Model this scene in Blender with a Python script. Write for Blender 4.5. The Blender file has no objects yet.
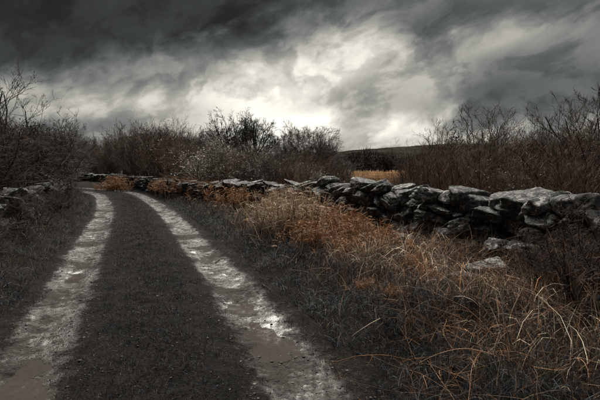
import bpy, math, random
import numpy as np
from mathutils import Vector, Matrix

RNG = np.random.default_rng(11)
random.seed(11)
sc = bpy.context.scene
C = sc.collection

# ------------------------------------------------------------------ camera
CAM_H = 1.27
PITCH = math.radians(4.57)
cd = bpy.data.cameras.new('camera'); cam = bpy.data.objects.new('camera', cd); C.objects.link(cam)
cam.location = (0, 0, CAM_H)
cam.rotation_euler = (math.pi/2 - PITCH, 0, 0)
cd.lens = 24; cd.sensor_width = 36; cd.clip_start = 0.05; cd.clip_end = 9000
sc.camera = cam

def ray(px, py):                      # photograph pixel (600x400) -> direction
    x, y = (px-300)/400, (200-py)/400
    d = np.array([x, math.cos(PITCH)+y*math.sin(PITCH), -math.sin(PITCH)+y*math.cos(PITCH)])
    return d/np.linalg.norm(d)
def G(px, py, z=0.0):                 # where that direction meets the ground
    d = ray(px, py); k = (z-CAM_H)/d[2]
    return np.array([d[0]*k, d[1]*k])
def azel(px, py):
    d = ray(px, py)
    return math.atan2(d[0], d[1]), math.asin(d[2])

# ------------------------------------------------------------------ sun, exposure
SUN_AZ, SUN_EL = math.radians(-6), math.radians(54)
sl = bpy.data.lights.new('sun', 'SUN'); sl.energy = 1.5; sl.angle = math.radians(46); sl.color = (1, .95, .87)
sun = bpy.data.objects.new('sun', sl); C.objects.link(sun)
sdir = Vector((math.sin(SUN_AZ)*math.cos(SUN_EL), math.cos(SUN_AZ)*math.cos(SUN_EL), math.sin(SUN_EL)))
sun.rotation_euler = sdir.to_track_quat('Z', 'Y').to_euler()
sun.location = (0, 0, 30)
vs = sc.view_settings
vs.view_transform = 'Standard'; vs.look = 'None'; vs.exposure = 2.35; vs.gamma = 1.0; vs.use_curve_mapping = False
sc.cycles.use_denoising = True; sc.cycles.use_adaptive_sampling = True; sc.cycles.adaptive_threshold = .015
sc.cycles.max_bounces = 4; sc.cycles.diffuse_bounces = 2; sc.cycles.glossy_bounces = 2
sc.cycles.transmission_bounces = 3; sc.cycles.transparent_max_bounces = 4

# ------------------------------------------------------------------ node expression helper
class NX:
    """tiny expression builder on a node tree"""
    def __init__(s, nt): s.nt = nt
    def new(s, t, **kw):
        n = s.nt.nodes.new(t)
        for k, v in kw.items(): setattr(n, k, v)
        return n
    def put(s, sock, v):
        if isinstance(v, bpy.types.NodeSocket): s.nt.links.new(v, sock)
        else: sock.default_value = v
    def m(s, op, a, b=0.0, c=0.0, clamp=False):
        n = s.new('ShaderNodeMath', operation=op, use_clamp=clamp)
        s.put(n.inputs[0], a); s.put(n.inputs[1], b); s.put(n.inputs[2], c)
        return n.outputs[0]
    def add(s, a, b): return s.m('ADD', a, b)
    def mul(s, a, b): return s.m('MULTIPLY', a, b)
    def sub(s, a, b): return s.m('SUBTRACT', a, b)
    def vm(s, op, a, b=(0, 0, 0)):
        n = s.new('ShaderNodeVectorMath', operation=op); s.put(n.inputs[0], a)
        if op == 'SCALE': s.put(n.inputs[3], b)
        else: s.put(n.inputs[1], b)
        return n.outputs[0]
    def comb(s, x, y, z):
        n = s.new('ShaderNodeCombineXYZ'); s.put(n.inputs[0], x); s.put(n.inputs[1], y); s.put(n.inputs[2], z); return n.outputs[0]
    def sep(s, v):
        n = s.new('ShaderNodeSeparateXYZ'); s.put(n.inputs[0], v); return n.outputs
    def noise(s, vec, scale, detail=4, rough=.55, dist=0.0, color=False):
        n = s.new('ShaderNodeTexNoise'); s.put(n.inputs['Vector'], vec); n.inputs['Scale'].default_value = scale
        n.inputs['Detail'].default_value = detail; n.inputs['Roughness'].default_value = rough; n.inputs['Distortion'].default_value = dist
        return n.outputs['Color'] if color else n.outputs[0]
    def voro(s, vec, scale, feature='F1'):
        n = s.new('ShaderNodeTexVoronoi', feature=feature); s.put(n.inputs['Vector'], vec); n.inputs['Scale'].default_value = scale
        return n.outputs['Distance']
    def ss(s, v, a, b, lo=0.0, hi=1.0):
        n = s.new('ShaderNodeMapRange', interpolation_type='SMOOTHSTEP')
        s.put(n.inputs['Value'], v); s.put(n.inputs['From Min'], a); s.put(n.inputs['From Max'], b)
        s.put(n.inputs['To Min'], lo); s.put(n.inputs['To Max'], hi); return n.outputs[0]
    def mixc(s, f, a, b):
        n = s.new('ShaderNodeMix', data_type='RGBA'); s.put(n.inputs[0], f)
        s.put(n.inputs[6], a if not isinstance(a, tuple) else (*a[:3], 1)); s.put(n.inputs[7], b if not isinstance(b, tuple) else (*b[:3], 1))
        return n.outputs[2]
    def bump(s, h, dist, strength=1.0, normal=None):
        n = s.new('ShaderNodeBump'); s.put(n.inputs['Height'], h); n.inputs['Distance'].default_value = dist
        n.inputs['Strength'].default_value = strength
        if normal is not None: s.put(n.inputs['Normal'], normal)
        return n.outputs[0]

# ------------------------------------------------------------------ world: heavy cloud over a thin Nishita sky
w = bpy.data.worlds.new('World'); sc.world = w; w.use_nodes = True
nt = w.node_tree; nt.nodes.clear(); X = NX(nt)
out = X.new('ShaderNodeOutputWorld'); bg = X.new('ShaderNodeBackground')
nt.links.new(bg.outputs[0], out.inputs[0])
sky = X.new('ShaderNodeTexSky', sky_type='NISHITA'); sky.sun_disc = False
sky.sun_elevation = SUN_EL; sky.sun_rotation = SUN_AZ
tc = X.new('ShaderNodeTexCoord').outputs['Generated']
dx, dy, dz = X.sep(tc)
zc = X.m('MAXIMUM', dz, 0.0)
tcr = X.vm('ADD', X.vm('MULTIPLY', tc, (1, 1, 1.55)), X.comb(0.0, 0.0, X.mul(dx, -.35)))
wa = X.noise(tcr, 3.0, 4, .5, color=True)
q_ = X.vm('ADD', tcr, X.vm('SCALE', X.vm('SUBTRACT', wa, (.5, .5, .5)), .16))
d_big = X.noise(q_, 2.9, 9, .55)
d_cell = X.noise(X.vm('ADD', q_, (3.1, .7, 1.9)), 6.0, 8, .56)
wx, wy, wz = X.sep(wa)
d_c = X.sub(d_cell, .5)
az = X.add(X.m('ARCTAN2', dx, dy), X.add(X.mul(X.sub(wx, .5), .22), X.mul(d_c, .20)))
el = X.add(X.m('ARCSINE', dz), X.add(X.mul(X.sub(wy, .5), .10), X.mul(d_c, .19)))
el_raw = X.add(X.m('ARCSINE', dz), X.mul(d_c, .07))
def blob(px, py, spx, spy, rot=0.0, raw=False):      # soft patch of cloud light round one direction of the sky
    a0, e0 = azel(px, py); sx, sy = spx/400, spy/400
    u, v = X.sub(az, a0), X.sub(el_raw if raw else el, e0)
    c, s_ = math.cos(rot), math.sin(rot)
    p = X.mul(X.add(X.mul(u, c), X.mul(v, s_)), 1/sx)
    q = X.mul(X.sub(X.mul(v, c), X.mul(u, s_)), 1/sy)
    r2 = X.add(X.mul(p, p), X.mul(q, q))
    return X.m('EXPONENT', X.mul(r2, -.5))
L = 0.046
for (px, py, sx_, sy_, rot, amp) in [
        (300, 90, 80, 29, .25, .090), (262, 92, 70, 20, .10, .05), (350, 44, 75, 20, .60, .030), (205, 98, 75, 13, .15, .06),
        (55, 102, 60, 9, .0, .075), (505, 45, 80, 15, .42, .050), (380, 131, 150, 14, 0, .20), (410, 72, 60, 26, .3, .02)]:
    L = X.add(L, X.mul(blob(px, py, sx_, sy_, rot, py > 120), amp))
# the heavy dark bank, upper left
a1, e1 = azel(0, 92); a2, e2 = azel(240, 40)
sl_ = (e2-e1)/(a2-a1)
line = X.sub(X.sub(el, e1), X.mul(X.sub(az, a1), sl_))
dark = X.mul(X.mul(X.ss(line, -.02, .05), X.ss(az, .16, -.14)), X.ss(el, 1.1, .6))
L = X.mul(L, X.sub(1.0, X.mul(dark, .80)))
for (px, py, sx_, sy_, rot, amt) in [(560, 95, 130, 17, .05, .50), (440, 102, 90, 8, .0, .30), (410, 14, 110, 22, -.15, .50), (560, 3, 80, 10, .1, .55), (95, 124, 70, 12, 0, .40), (330, 105, 60, 8, .2, .12)]:
    L = X.mul(L, X.sub(1.0, X.mul(blob(px, py, sx_, sy_, rot), amt)))
d_edge = X.ss(X.noise(X.vm('ADD', q_, (7.3, 2.2, .4)), 9.0, 7, .55), .44, .56)
dens = X.add(X.add(X.mul(d_big, .51), X.mul(d_cell, .40)), X.mul(d_edge, .09))
L = X.mul(L, X.ss(dens, .36, .64, 1.34, .52))
# horizon and below
L = X.m('MULTIPLY', L, X.ss(dz, -.10, .0, .35, 1.0))
ccol = X.mixc(X.ss(L, .008, .10), (.93, 1.0, 1.03), (1.0, .98, .87))
cl = X.vm('SCALE', ccol, L)
skyc = X.vm('SCALE', sky.outputs[0], .02)
thin = X.ss(dens, .42, .25, 0.0, .06)
fin = X.mixc(thin, cl, skyc)
nt.links.new(fin, bg.inputs[0]); bg.inputs[1].default_value = .80

# ------------------------------------------------------------------ materials
def material(name):
    m = bpy.data.materials.new(name); m.use_nodes = True; m.node_tree.nodes.clear()
    x = NX(m.node_tree); o = x.new('ShaderNodeOutputMaterial'); b = x.new('ShaderNodeBsdfPrincipled')
    m.node_tree.links.new(b.outputs[0], o.inputs[0])
    return m, x, b, o
def pos(x): return x.new('ShaderNodeNewGeometry').outputs['Position']
def attr(x, name, fac=False):
    a = x.new('ShaderNodeAttribute', attribute_name=name)
    return a.outputs['Fac'] if fac else a.outputs['Color']

def m_ground():
    m, x, b, o = material('verge_soil')
    p = pos(x); n = x.noise(p, 3.0, 8, .65); n2 = x.noise(p, 40, 6, .7)
    c = x.mixc(n, (.008, .009, .0095), (.028, .021, .015))
    c = x.mixc(x.ss(n2, .5, .75), c, (.05, .03, .018))
    x.put(b.inputs['Base Color'], c); b.inputs['Roughness'].default_value = .95; b.inputs['Specular IOR Level'].default_value = .05
    x.put(b.inputs['Normal'], x.bump(x.add(n2, x.mul(n, .6)), .04)); return m
def m_road():
    m, x, b, o = material('wet_track_mud')
    p = pos(x); rut = attr(x, 'rut', True)
    n = x.noise(p, 6, 7, .65); n2 = x.noise(p, 55, 7, .7); v = x.voro(p, 75); v2 = x.voro(p, 28); n3 = x.noise(p, 1.1, 5, .62); n4 = x.noise(p, 17, 5, .65)
    e = x.add(rut, x.add(x.mul(x.sub(n, .5), 1.7), x.add(x.mul(x.sub(n3, .5), 1.2), x.mul(x.sub(n4, .5), 1.6))))
    r1 = x.ss(e, .02, .42); r2 = x.ss(e, .38, .85)
    moss = x.mixc(x.ss(n2, .38, .66), (.0030, .0035, .0040), (.0125, .0105, .0088))
    moss = x.mixc(x.ss(x.noise(p, 22, 4), .52, .72), moss, (.0100, .0125, .0150))
    moss = x.mixc(x.ss(x.noise(p, 3.2, 5, .6), .45, .62), moss, x.mixc(.5, moss, (.022, .017, .013)))
    edge = x.mixc(x.ss(n2, .35, .68), (.0065, .0060, .0055), (.022, .0185, .015))
    mud = x.mixc(x.ss(n2, .3, .7), (.013, .0115, .010), (.044, .039, .033))
    mud = x.mixc(x.mul(x.ss(v, .45, .15), .5), mud, (.055, .052, .049))
    c = x.mixc(r2, x.mixc(r1, moss, edge), mud)
    x.put(b.inputs['Base Color'], c)
    wet = x.mul(x.ss(x.add(rut, x.mul(x.sub(n, .5), 1.2)), .45, .95), x.ss(x.add(n3, x.mul(x.sub(n4, .5), .35)), .43, .56))
    rough = x.sub(x.add(.82, x.mul(x.sub(n2, .5), .3)), x.mul(wet, .57))
    x.put(b.inputs['Roughness'], rough)
    x.put(b.inputs['Specular IOR Level'], x.add(.04, x.add(x.mul(r2, .08), x.mul(wet, .36))))
    h = x.add(x.mul(n2, 1.0), x.add(x.mul(x.ss(v, .5, .1), .5), x.add(x.mul(x.ss(v2, .4, .1), .5), x.mul(n4, .8))))
    x.put(b.inputs['Normal'], x.bump(x.mul(h, x.sub(1.0, x.mul(wet, .88))), .016, .7)); return m
def m_water():
    m, x, b, o = material('muddy_water')
    p = pos(x)
    b.inputs['Base Color'].default_value = (.070, .061, .050, 1); b.inputs['Roughness'].default_value = .05
    b.inputs['IOR'].default_value = 1.33; b.inputs['Specular IOR Level'].default_value = .9
    x.put(b.inputs['Normal'], x.bump(x.noise(p, 11, 4), .006, .5))
    t = x.new('ShaderNodeBsdfTransparent'); mx = x.new('ShaderNodeMixShader'); mx.inputs[0].default_value = .38      # shallow water: the bed shows through
    m.node_tree.links.new(b.outputs[0], mx.inputs[1]); m.node_tree.links.new(t.outputs[0], mx.inputs[2]); m.node_tree.links.new(mx.outputs[0], o.inputs[0]); return m
def m_stone(name='lichen_limestone', lift=1.0):
    m, x, b, o = material(name)
    oi = x.new('ShaderNodeObjectInfo')
    p = x.vm('ADD', pos(x), x.vm('SCALE', oi.outputs['Location'], 3.7))
    n = x.noise(p, 4.5, 8, .68, .4); n2 = x.noise(p, 28, 7, .72); n3 = x.noise(p, 11, 6, .62, .6)
    pit = x.voro(x.vm('ADD', p, x.vm('SCALE', x.noise(p, 14, 4, color=True), .12)), 19)
    c = x.mixc(x.ss(n, .3, .7), (.032*lift, .033*lift, .034*lift), (.15*lift, .15*lift, .144*lift))
    c = x.mixc(x.mul(x.ss(n3, .50, .57), x.ss(n2, .36, .56)), c, (.52*lift, .52*lift, .49*lift))      # pale lichen
    c = x.mixc(x.mul(x.ss(x.noise(p, 7, 6, .6), .60, .68), x.ss(n2, .45, .6)), c, (.020, .023, .022))    # black lichen, moss
    c = x.mixc(x.mul(oi.outputs['Random'], .8), c, x.mixc(.62, c, (.018, .018, .020)))
    x.put(b.inputs['Base Color'], c); b.inputs['Roughness'].default_value = .78; b.inputs['Specular IOR Level'].default_value = .35
    h = x.add(x.mul(n, .9), x.add(x.mul(n2, .45), x.mul(x.ss(pit, .0, .35), .55)))
    x.put(b.inputs['Normal'], x.bump(h, .085, 1.0)); return m
def m_blade(name, trans=.35, rough=.6, spec=.2):
    m, x, b, o = material(name)
    c = attr(x, 'col'); x.put(b.inputs['Base Color'], c); b.inputs['Roughness'].default_value = rough
    b.inputs['Specular IOR Level'].default_value = spec
    t = x.new('ShaderNodeBsdfTranslucent'); x.put(t.inputs[0], c)
    mx = x.new('ShaderNodeMixShader'); mx.inputs[0].default_value = trans
    m.node_tree.links.new(b.outputs[0], mx.inputs[1]); m.node_tree.links.new(t.outputs[0], mx.inputs[2])
    m.node_tree.links.new(mx.outputs[0], o.inputs[0]); return m
def m_bark(name, a, c2, rough=.8):
    m, x, b, o = material(name)
    oi = x.new('ShaderNodeObjectInfo'); p = pos(x); n = x.noise(p, 9, 5, .65); n2 = x.noise(p, 1.4, 3)
    c = x.mixc(x.ss(x.add(x.mul(n, .6), x.mul(n2, .4)), .35, .65), a, c2)
    c = x.mixc(x.mul(oi.outputs['Random'], .45), c, x.mixc(.5, c, (.012, .011, .011)))
    isl = x.new('ShaderNodeNewGeometry').outputs['Random Per Island']
    c = x.vm('SCALE', c, x.add(.35, x.mul(x.m('POWER', isl, 2.2), 2.1)))
    x.put(b.inputs['Base Color'], c); b.inputs['Roughness'].default_value = rough; b.inputs['Specular IOR Level'].default_value = .2
    return m
def m_field():
    m, x, b, o = material('dry_field_grass')
    p = pos(x); n = x.noise(x.vm('MULTIPLY', p, (1, .35, 1)), .35, 6, .65); n2 = x.noise(p, 5, 5, .7)
    c = x.mixc(x.ss(n, .4, .62), (.13, .070, .034), (.30, .19, .105)); c = x.mixc(x.mul(n2, .45), c, (.10, .05, .025))
    x.put(b.inputs['Base Color'], c); b.inputs['Roughness'].default_value = 1.0; b.inputs['Specular IOR Level'].default_value = 0.0; return m
def m_hill():
    m, x, b, o = material('heath_hillside')
    p = pos(x); n = x.noise(x.vm('MULTIPLY', p, (.7, 1, 6)), .012, 7, .62); n2 = x.noise(p, .07, 6, .7)
    c = x.mixc(x.ss(n, .38, .62), (.014, .015, .0135), (.046, .041, .033)); c = x.mixc(x.ss(n2, .5, .65), c, (.006, .007, .006))
    c = x.mixc(x.mul(x.ss(x.noise(x.vm('MULTIPLY', p, (.35, 1, 9)), .02, 4), .6, .68), .6), c, (.036, .032, .027))
    x.put(b.inputs['Base Color'], c); b.inputs['Roughness'].default_value = 1.0; b.inputs['Specular IOR Level'].default_value = 0.0
    x.put(b.inputs['Normal'], x.bump(n2, 6.0)); return m
M = dict(ground=m_ground(), road=m_road(), water=m_water(), stone=m_stone(), field=m_field(), hill=m_hill(),
         blade=m_blade('grass_blade'), fern=m_blade('dead_fern', .25, .7), leaf=m_blade('evergreen_leaf', .1, .7, .1),
         red=m_bark('reddish_twig_bark', (.060, .040, .030), (.17, .105, .072)),
         brown=m_bark('grey_brown_bark', (.055, .046, .040), (.17, .135, .108)),
         dark=m_bark('dark_wet_bark', (.022, .020, .019), (.080, .066, .056)),
         umber=m_bark('umber_twig_bark', (.026, .018, .014), (.095, .060, .042)),
         tan=m_bark('tan_twig_bark', (.095, .068, .048), (.27, .20, .145)),
         pale=m_bark('pale_lichen_bark', (.14, .12, .10), (.42, .37, .31)),
         bramble=m_bark('bramble_stem', (.09, .045, .026), (.30, .165, .09)),
         straw=m_bark('bleached_stalk', (.26, .19, .13), (.50, .41, .31)),
         seed=m_bark('pale_seed_fluff', (.26, .24, .21), (.46, .43, .39)))

# ------------------------------------------------------------------ mesh helpers
def mesh_np(name, V, F, mat, smooth=False, cols=None, fattr=None):
    V = np.ascontiguousarray(V, dtype=np.float32); F = np.ascontiguousarray(F, dtype=np.int32)
    me = bpy.data.meshes.new(name); n, kf = F.shape
    me.vertices.add(len(V)); me.vertices.foreach_set('co', V.ravel())
    me.loops.add(n*kf); me.loops.foreach_set('vertex_index', F.ravel())
    me.polygons.add(n); me.polygons.foreach_set('loop_start', np.arange(n, dtype=np.int32)*kf)
    me.polygons.foreach_set('loop_total', np.full(n, kf, dtype=np.int32))
    if smooth: me.polygons.foreach_set('use_smooth', np.ones(n, dtype=bool))
    me.update(calc_edges=True)
    if cols is not None:
        a = me.attributes.new('col', 'FLOAT_COLOR', 'POINT')
        c4 = np.ones((len(V), 4), dtype=np.float32); c4[:, :3] = cols; a.data.foreach_set('color', c4.ravel())
    if fattr is not None:
        for kname, v in fattr.items():
            a = me.attributes.new(kname, 'FLOAT', 'POINT'); a.data.foreach_set('value', np.ascontiguousarray(v, dtype=np.float32))
    me.materials.append(mat); return me
def link(name, me, parent=None, label=None, cat=None, group=None, kind=None, loc=None, rot=None, scale=None):
    o = bpy.data.objects.new(name, me); C.objects.link(o)
    if parent is not None: o.parent = parent
    if label: o['label'] = label
    if cat: o['category'] = cat
    if group: o['group'] = group
    if kind: o['kind'] = kind
    if loc is not None: o.location = loc
    if rot is not None: o.rotation_euler = rot
    if scale is not None: o.scale = scale
    return o

def _hash(ix, iy, iz):
    h = (ix*374761393 + iy*668265263 + iz*2147483647) & 0xffffffff
    h = ((h ^ (h >> 13))*1274126177) & 0xffffffff
    return ((h ^ (h >> 16)) & 0xffff)/65535.0
def vnoise(x, y, z=0.0):
    x, y, z = np.broadcast_arrays(np.asarray(x, float), np.asarray(y, float), np.asarray(z, float))
    ix, iy, iz = np.floor(x).astype(np.int64), np.floor(y).astype(np.int64), np.floor(z).astype(np.int64)
    fx, fy, fz = x-ix, y-iy, z-iz
    fx, fy, fz = [f*f*(3-2*f) for f in (fx, fy, fz)]
    r = 0
    for a in (0, 1):
        for b in (0, 1):
            for c in (0, 1):
                wgt = (fx if a else 1-fx)*(fy if b else 1-fy)*(fz if c else 1-fz)
                r = r + wgt*_hash(ix+a, iy+b, iz+c)
    return r
def fbm(x, y, z=0.0, oct=4, gain=.5):
    r, a, t = 0, 1.0, 0
    for i in range(oct):
        f = 2.03**i; r = r + a*vnoise(np.asarray(x)*f+i*17.3, np.asarray(y)*f+i*9.1, np.asarray(z)*f+i*5.7); t += a; a *= gain
    return r/t

def spline(pts, step=.25):
    pts = [np.array(p, float) for p in pts]; P = [2*pts[0]-pts[1]]+pts+[2*pts[-1]-pts[-2]]; o = []
    for i in range(1, len(P)-2):
        p0, p1, p2, p3 = P[i-1:i+3]; n = max(2, int(np.linalg.norm(p2-p1)/step*2))
        for t in np.linspace(0, 1, n, endpoint=False):
            o.append(.5*((2*p1)+(-p0+p2)*t+(2*p0-5*p1+4*p2-p3)*t*t+(-p0+3*p1-3*p2+p3)*t**3))
    o.append(pts[-1]); o = np.array(o)
    d = np.r_[0, np.cumsum(np.linalg.norm(np.diff(o, axis=0), axis=1))]
    s = np.arange(0, d[-1], step)
    return np.stack([np.interp(s, d, o[:, k]) for k in range(o.shape[1])], 1), s
class Path:
    def __init__(self, pts, step=.25):
        self.P, self.s = spline(pts, step); t = np.gradient(self.P, axis=0); t /= np.linalg.norm(t, axis=1)[:, None]
        self.T = t; self.N = np.stack([t[:, 1], -t[:, 0]], 1); self.len = self.s[-1]
    def at(self, s, u=0.0):
        s = np.asarray(s, float)
        f = lambda A: np.stack([np.interp(s, self.s, A[:, 0]), np.interp(s, self.s, A[:, 1])], -1)
        n = f(self.N); n = n/np.linalg.norm(n, axis=-1, keepdims=True)
        return f(self.P)+n*np.asarray(u)[..., None]
    def tang(self, s):
        t = np.array([np.interp(s, self.s, self.T[:, 0]), np.interp(s, self.s, self.T[:, 1])]); return t/np.linalg.norm(t)
    def su(self, xy):
        xy = np.asarray(xy, float).reshape(-1, 2); S = np.empty(len(xy)); U = np.empty(len(xy))
        for a in range(0, len(xy), 20000):
            q = xy[a:a+20000]; d2 = ((q[:, None, :]-self.P[None])**2).sum(2); i = d2.argmin(1)
            dv = q-self.P[i]; S[a:a+20000] = self.s[i]+(dv*self.T[i]).sum(1); U[a:a+20000] = (dv*self.N[i]).sum(1)
        return S, U

# ------------------------------------------------------------------ the track: read off the two wheel ruts
ruts = [((305, 390), (10, 392)), ((262, 330), (50, 330)), ((222, 275), (78, 275)), ((200, 250), (88, 250)),
        ((165, 212), (106, 212)), ((143, 200), (109, 200)), ((125, 193.5), (105, 193.5))]
cl_pts = [(G(*a)+G(*b))/2 for a, b in ruts]
d0 = cl_pts[0]-cl_pts[1]; d0 /= np.linalg.norm(d0)
cl_pts = [cl_pts[0]+d0*6, cl_pts[0]+d0*3]+cl_pts
e = cl_pts[-1]
cl_pts += [e+np.array(v) for v in ((-3.2, 3.4), (-7.5, 6.2), (-13, 7.6), (-22, 7.8), (-34, 6.0))]
ROAD = Path(cl_pts, .25)
HW = 1.24            # half width of the track
RUT = .80
WALL_R = Path([(4.6, -.8), (3.9, 1.4), (3.25, 3.0), (2.75, 4.35), (2.15, 5.4), (1.5, 6.7), (.65, 8.4), (-.7, 10.2), (-2.0, 11.7),
               (-3.7, 14.3), (-5.6, 17.4), (-8.2, 21.6), (-11.0, 25.4), (-14.5, 29.2), (-19, 31.4)], .1)
def smooth(t): t = np.clip(t, 0, 1); return t*t*(3-2*t)
def ground_h(xy):
    xy = np.asarray(xy, float).reshape(-1, 2); S, U = ROAD.su(xy); a = np.abs(U)-HW
    far = np.clip((np.hypot(xy[:, 0], xy[:, 1])-45)/60, 0, 1)
    right = .12*smooth(a/.7)+.12*smooth((a-.5)/1.2)+.10*smooth((a-2)/3)
    left = .16*smooth(a/.6)+.22*smooth((a-.3)/1.0)
    h = np.where(U > 0, right, left)
    lump = (fbm(xy[:, 0]*1.6, xy[:, 1]*1.6, 3.0)-.5)*.26+(fbm(xy[:, 0]*6, xy[:, 1]*6, 8.0)-.5)*.07
    h = h+lump*smooth((a+.05)/.5)
    h = np.where(a < .02, h-.16*smooth((.02-a)/.25), h)
    big = (fbm(xy[:, 0]*.02, xy[:, 1]*.02, 5.0)-.5)*2.5
    return h*(1-far)+far*(.3+big*far*.5)
def gz(x, y): return float(ground_h([(x, y)])[0])

def axis(lo, hi, step, far_lo, far_hi, n=26):
    a = np.arange(lo, hi+step/2, step)
    g = lambda L_: (np.geomspace(1, L_+1, n)-1)[1:]
    return np.r_[lo-g(lo-far_lo)[::-1], a, hi+g(far_hi-hi)]
xs = axis(-14, 9, .16, -3000, 3000); ys = axis(-3, 32, .16, -400, 3500)
XX, YY = np.meshgrid(xs, ys); xy = np.stack([XX.ravel(), YY.ravel()], 1)
V = np.c_[xy, ground_h(xy)]
def grid_faces(ny, nx):
    i = np.arange(ny*nx).reshape(ny, nx); return np.stack([i[:-1, :-1], i[:-1, 1:], i[1:, 1:], i[1:, :-1]], -1).reshape(-1, 4)
link('ground', mesh_np('ground', V, grid_faces(len(ys), len(xs)), M['ground'], True), kind='structure')

# puddles: (s of centre, side, length, width, depth)
def su_of(px, py): s, u = ROAD.su([G(px, py)]); return float(s[0]), float(u[0])
PUD = []
for (px, py, ln, wd, dep) in [(262, 336, .34, .27, .030), (240, 306, .34, .19, .024), (18, 378, .55, .26, .03), (203, 254, .5, .14, .018),
                              (74, 272, .5, .12, .014)]:
    s0, u0 = su_of(px, py); PUD.append((s0, u0, ln, wd, dep))
def road_h(S, U, xy):
    z = -.040*np.exp(-((np.abs(U)-RUT)/.27)**2)+.040*np.exp(-(U/.42)**2)
    z = z-.10*smooth((np.abs(U)-1.22)/.25)
    x, y = xy[:, 0], xy[:, 1]
    rutm = np.exp(-((np.abs(U)-RUT)/.36)**2)
    z += (fbm(x*2.2, y*2.2, 1.0)-.5)*.045+(fbm(x*9, y*9, 2.0)-.5)*.030
    z += (fbm(x*34, y*34, 4.0, 3)-.5)*(.009+.010*(1-rutm))
    for (s0, u0, ln, wd, dep) in PUD:
        f = np.exp(-((S-s0)/ln)**2-((U-u0)/wd)**2); z -= dep*f
        z += f*.040*(fbm(x*11, y*11, 6.0, 3)-.5)
    return z
def ribbon(s, u):
    SS, UU = np.meshgrid(s, u, indexing='ij'); p = ROAD.at(SS.ravel(), UU.ravel()); return SS.ravel(), UU.ravel(), p
s_near = np.r_[np.arange(4.0, 17, .028), np.arange(17, 30, .07), np.arange(30, min(62, ROAD.len), .2)]
u_ = np.linspace(-1.48, 1.48, 116)
SS, UU, p = ribbon(s_near, u_)
Z = road_h(SS, UU, p)
rutv = np.exp(-(np.maximum(np.abs(np.abs(UU)-RUT-.02)-.12, 0)/.17)**2)
link('road', mesh_np('road', np.c_[p, Z], grid_faces(len(s_near), len(u_)), M['road'], True, fattr={'rut': rutv}), kind='structure')
for i, (s0, u0, ln, wd, dep) in enumerate(PUD):
    s = np.linspace(s0-ln*1.03, s0+ln*1.03, 16); u = np.linspace(u0-wd*1.7, u0+wd*1.7, 7)
    a, b_, q = ribbon(s, u)
    ins = np.abs(a-s0)/ln < .5
    lev = np.percentile(road_h(np.full(200, s0)+RNG.uniform(-ln, ln, 200)*.8, u0+RNG.uniform(-wd, wd, 200)*.7, ROAD.at(np.full(200, s0), np.full(200, u0))), 45)
    link('puddle', mesh_np('puddle', np.c_[q, np.full(len(q), lev)], grid_faces(16, 7), M['water'], True), kind='structure')

# ------------------------------------------------------------------ field and hill beyond
def strip_quad(x0, x1, y0, y1, nx, ny, hf):
    a, b_ = np.meshgrid(np.linspace(x0, x1, nx), np.linspace(y0, y1, ny)); q = np.stack([a.ravel(), b_.ravel()], 1); return np.c_[q, hf(q)], grid_faces(ny, nx)
V, F = strip_quad(-12, 40, 34, 122, 60, 90, lambda q: ground_h(q)+.06)
link('field', mesh_np('field', V, F, M['field'], True), kind='structure')
def hill_h(q):
    x, y = q[:, 0], q[:, 1]
    prof = smooth((y-330)/900)
    top = 34+34*smooth((x+120)/560)+14*smooth((x-300)/900)+(fbm(x*.002, y*.002, 2.0)-.5)*22
    terr = prof*top; st = 9.0
    t = np.floor(terr/st)*st+st*smooth((terr/st-np.floor(terr/st))*1.8-.4)
    return .55*terr+.45*t+(fbm(x*.03, y*.03, 7.0)-.5)*5*prof-1.0
V, F = strip_quad(-2200, 2600, 320, 1700, 220, 150, hill_h)
link('hill', mesh_np('hill', V, F, M['hill'], True), kind='structure')

# ------------------------------------------------------------------ stones
import bmesh
def stone_mesh(seed, sub, flat=1.0, rough=.10):
    r = np.random.default_rng(seed); bm = bmesh.new(); bmesh.ops.create_icosphere(bm, subdivisions=sub, radius=1.0)
    D = np.array([v.co[:] for v in bm.verts]); F = np.array([[v.index for v in f.verts] for f in bm.faces]); bm.free()
    D /= np.linalg.norm(D, axis=1)[:, None]
    nrm = np.r_[np.eye(3), -np.eye(3)]*1.0+r.normal(0, .17, (6, 3)); extra = r.normal(0, 1, (7, 3)); nrm = np.r_[nrm, extra]
    nrm /= np.linalg.norm(nrm, axis=1)[:, None]; dist = np.r_[r.uniform(.78, .98, 6), r.uniform(.78, 1.05, 7)]
    q = np.maximum(D@nrm.T, .02)/dist; rad = 1/(np.sum(q**60, axis=1)**(1/60))
    P = D*rad[:, None]
    o = r.uniform(0, 50, 3)
    n = fbm(P[:, 0]*1.7+o[0], P[:, 1]*1.7+o[1], P[:, 2]*1.7+o[2], 4)-.5
    st = np.abs(np.sin((P[:, 2]*5+1.3*fbm(P[:, 0]*1.4+o[1], P[:, 1]*1.4, P[:, 2]*1.4, 3)*4+o[0])))
    fine = fbm(P[:, 0]*6+o[2], P[:, 1]*6+o[0], P[:, 2]*6, 3)-.5
    n2 = fbm(P[:, 0]*3.1+o[1], P[:, 1]*3.1+o[2], P[:, 2]*3.1+o[0], 3)-.5
    P = P*(1+rough*.9*n+.17*fine-.05*(1-st)**4-.45*np.clip(.10-np.abs(n2), 0, 1)-.25*np.clip(.08-np.abs(n), 0, 1))[:, None]
    P[:, 2] *= flat
    return P, F
ST_NEAR = [mesh_np('stone', *stone_mesh(100+i, 4), M['stone'], True) for i in range(18)]
ST_FAR = [mesh_np('stone', *stone_mesh(200+i, 2), M['stone'], True) for i in range(10)]

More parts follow.
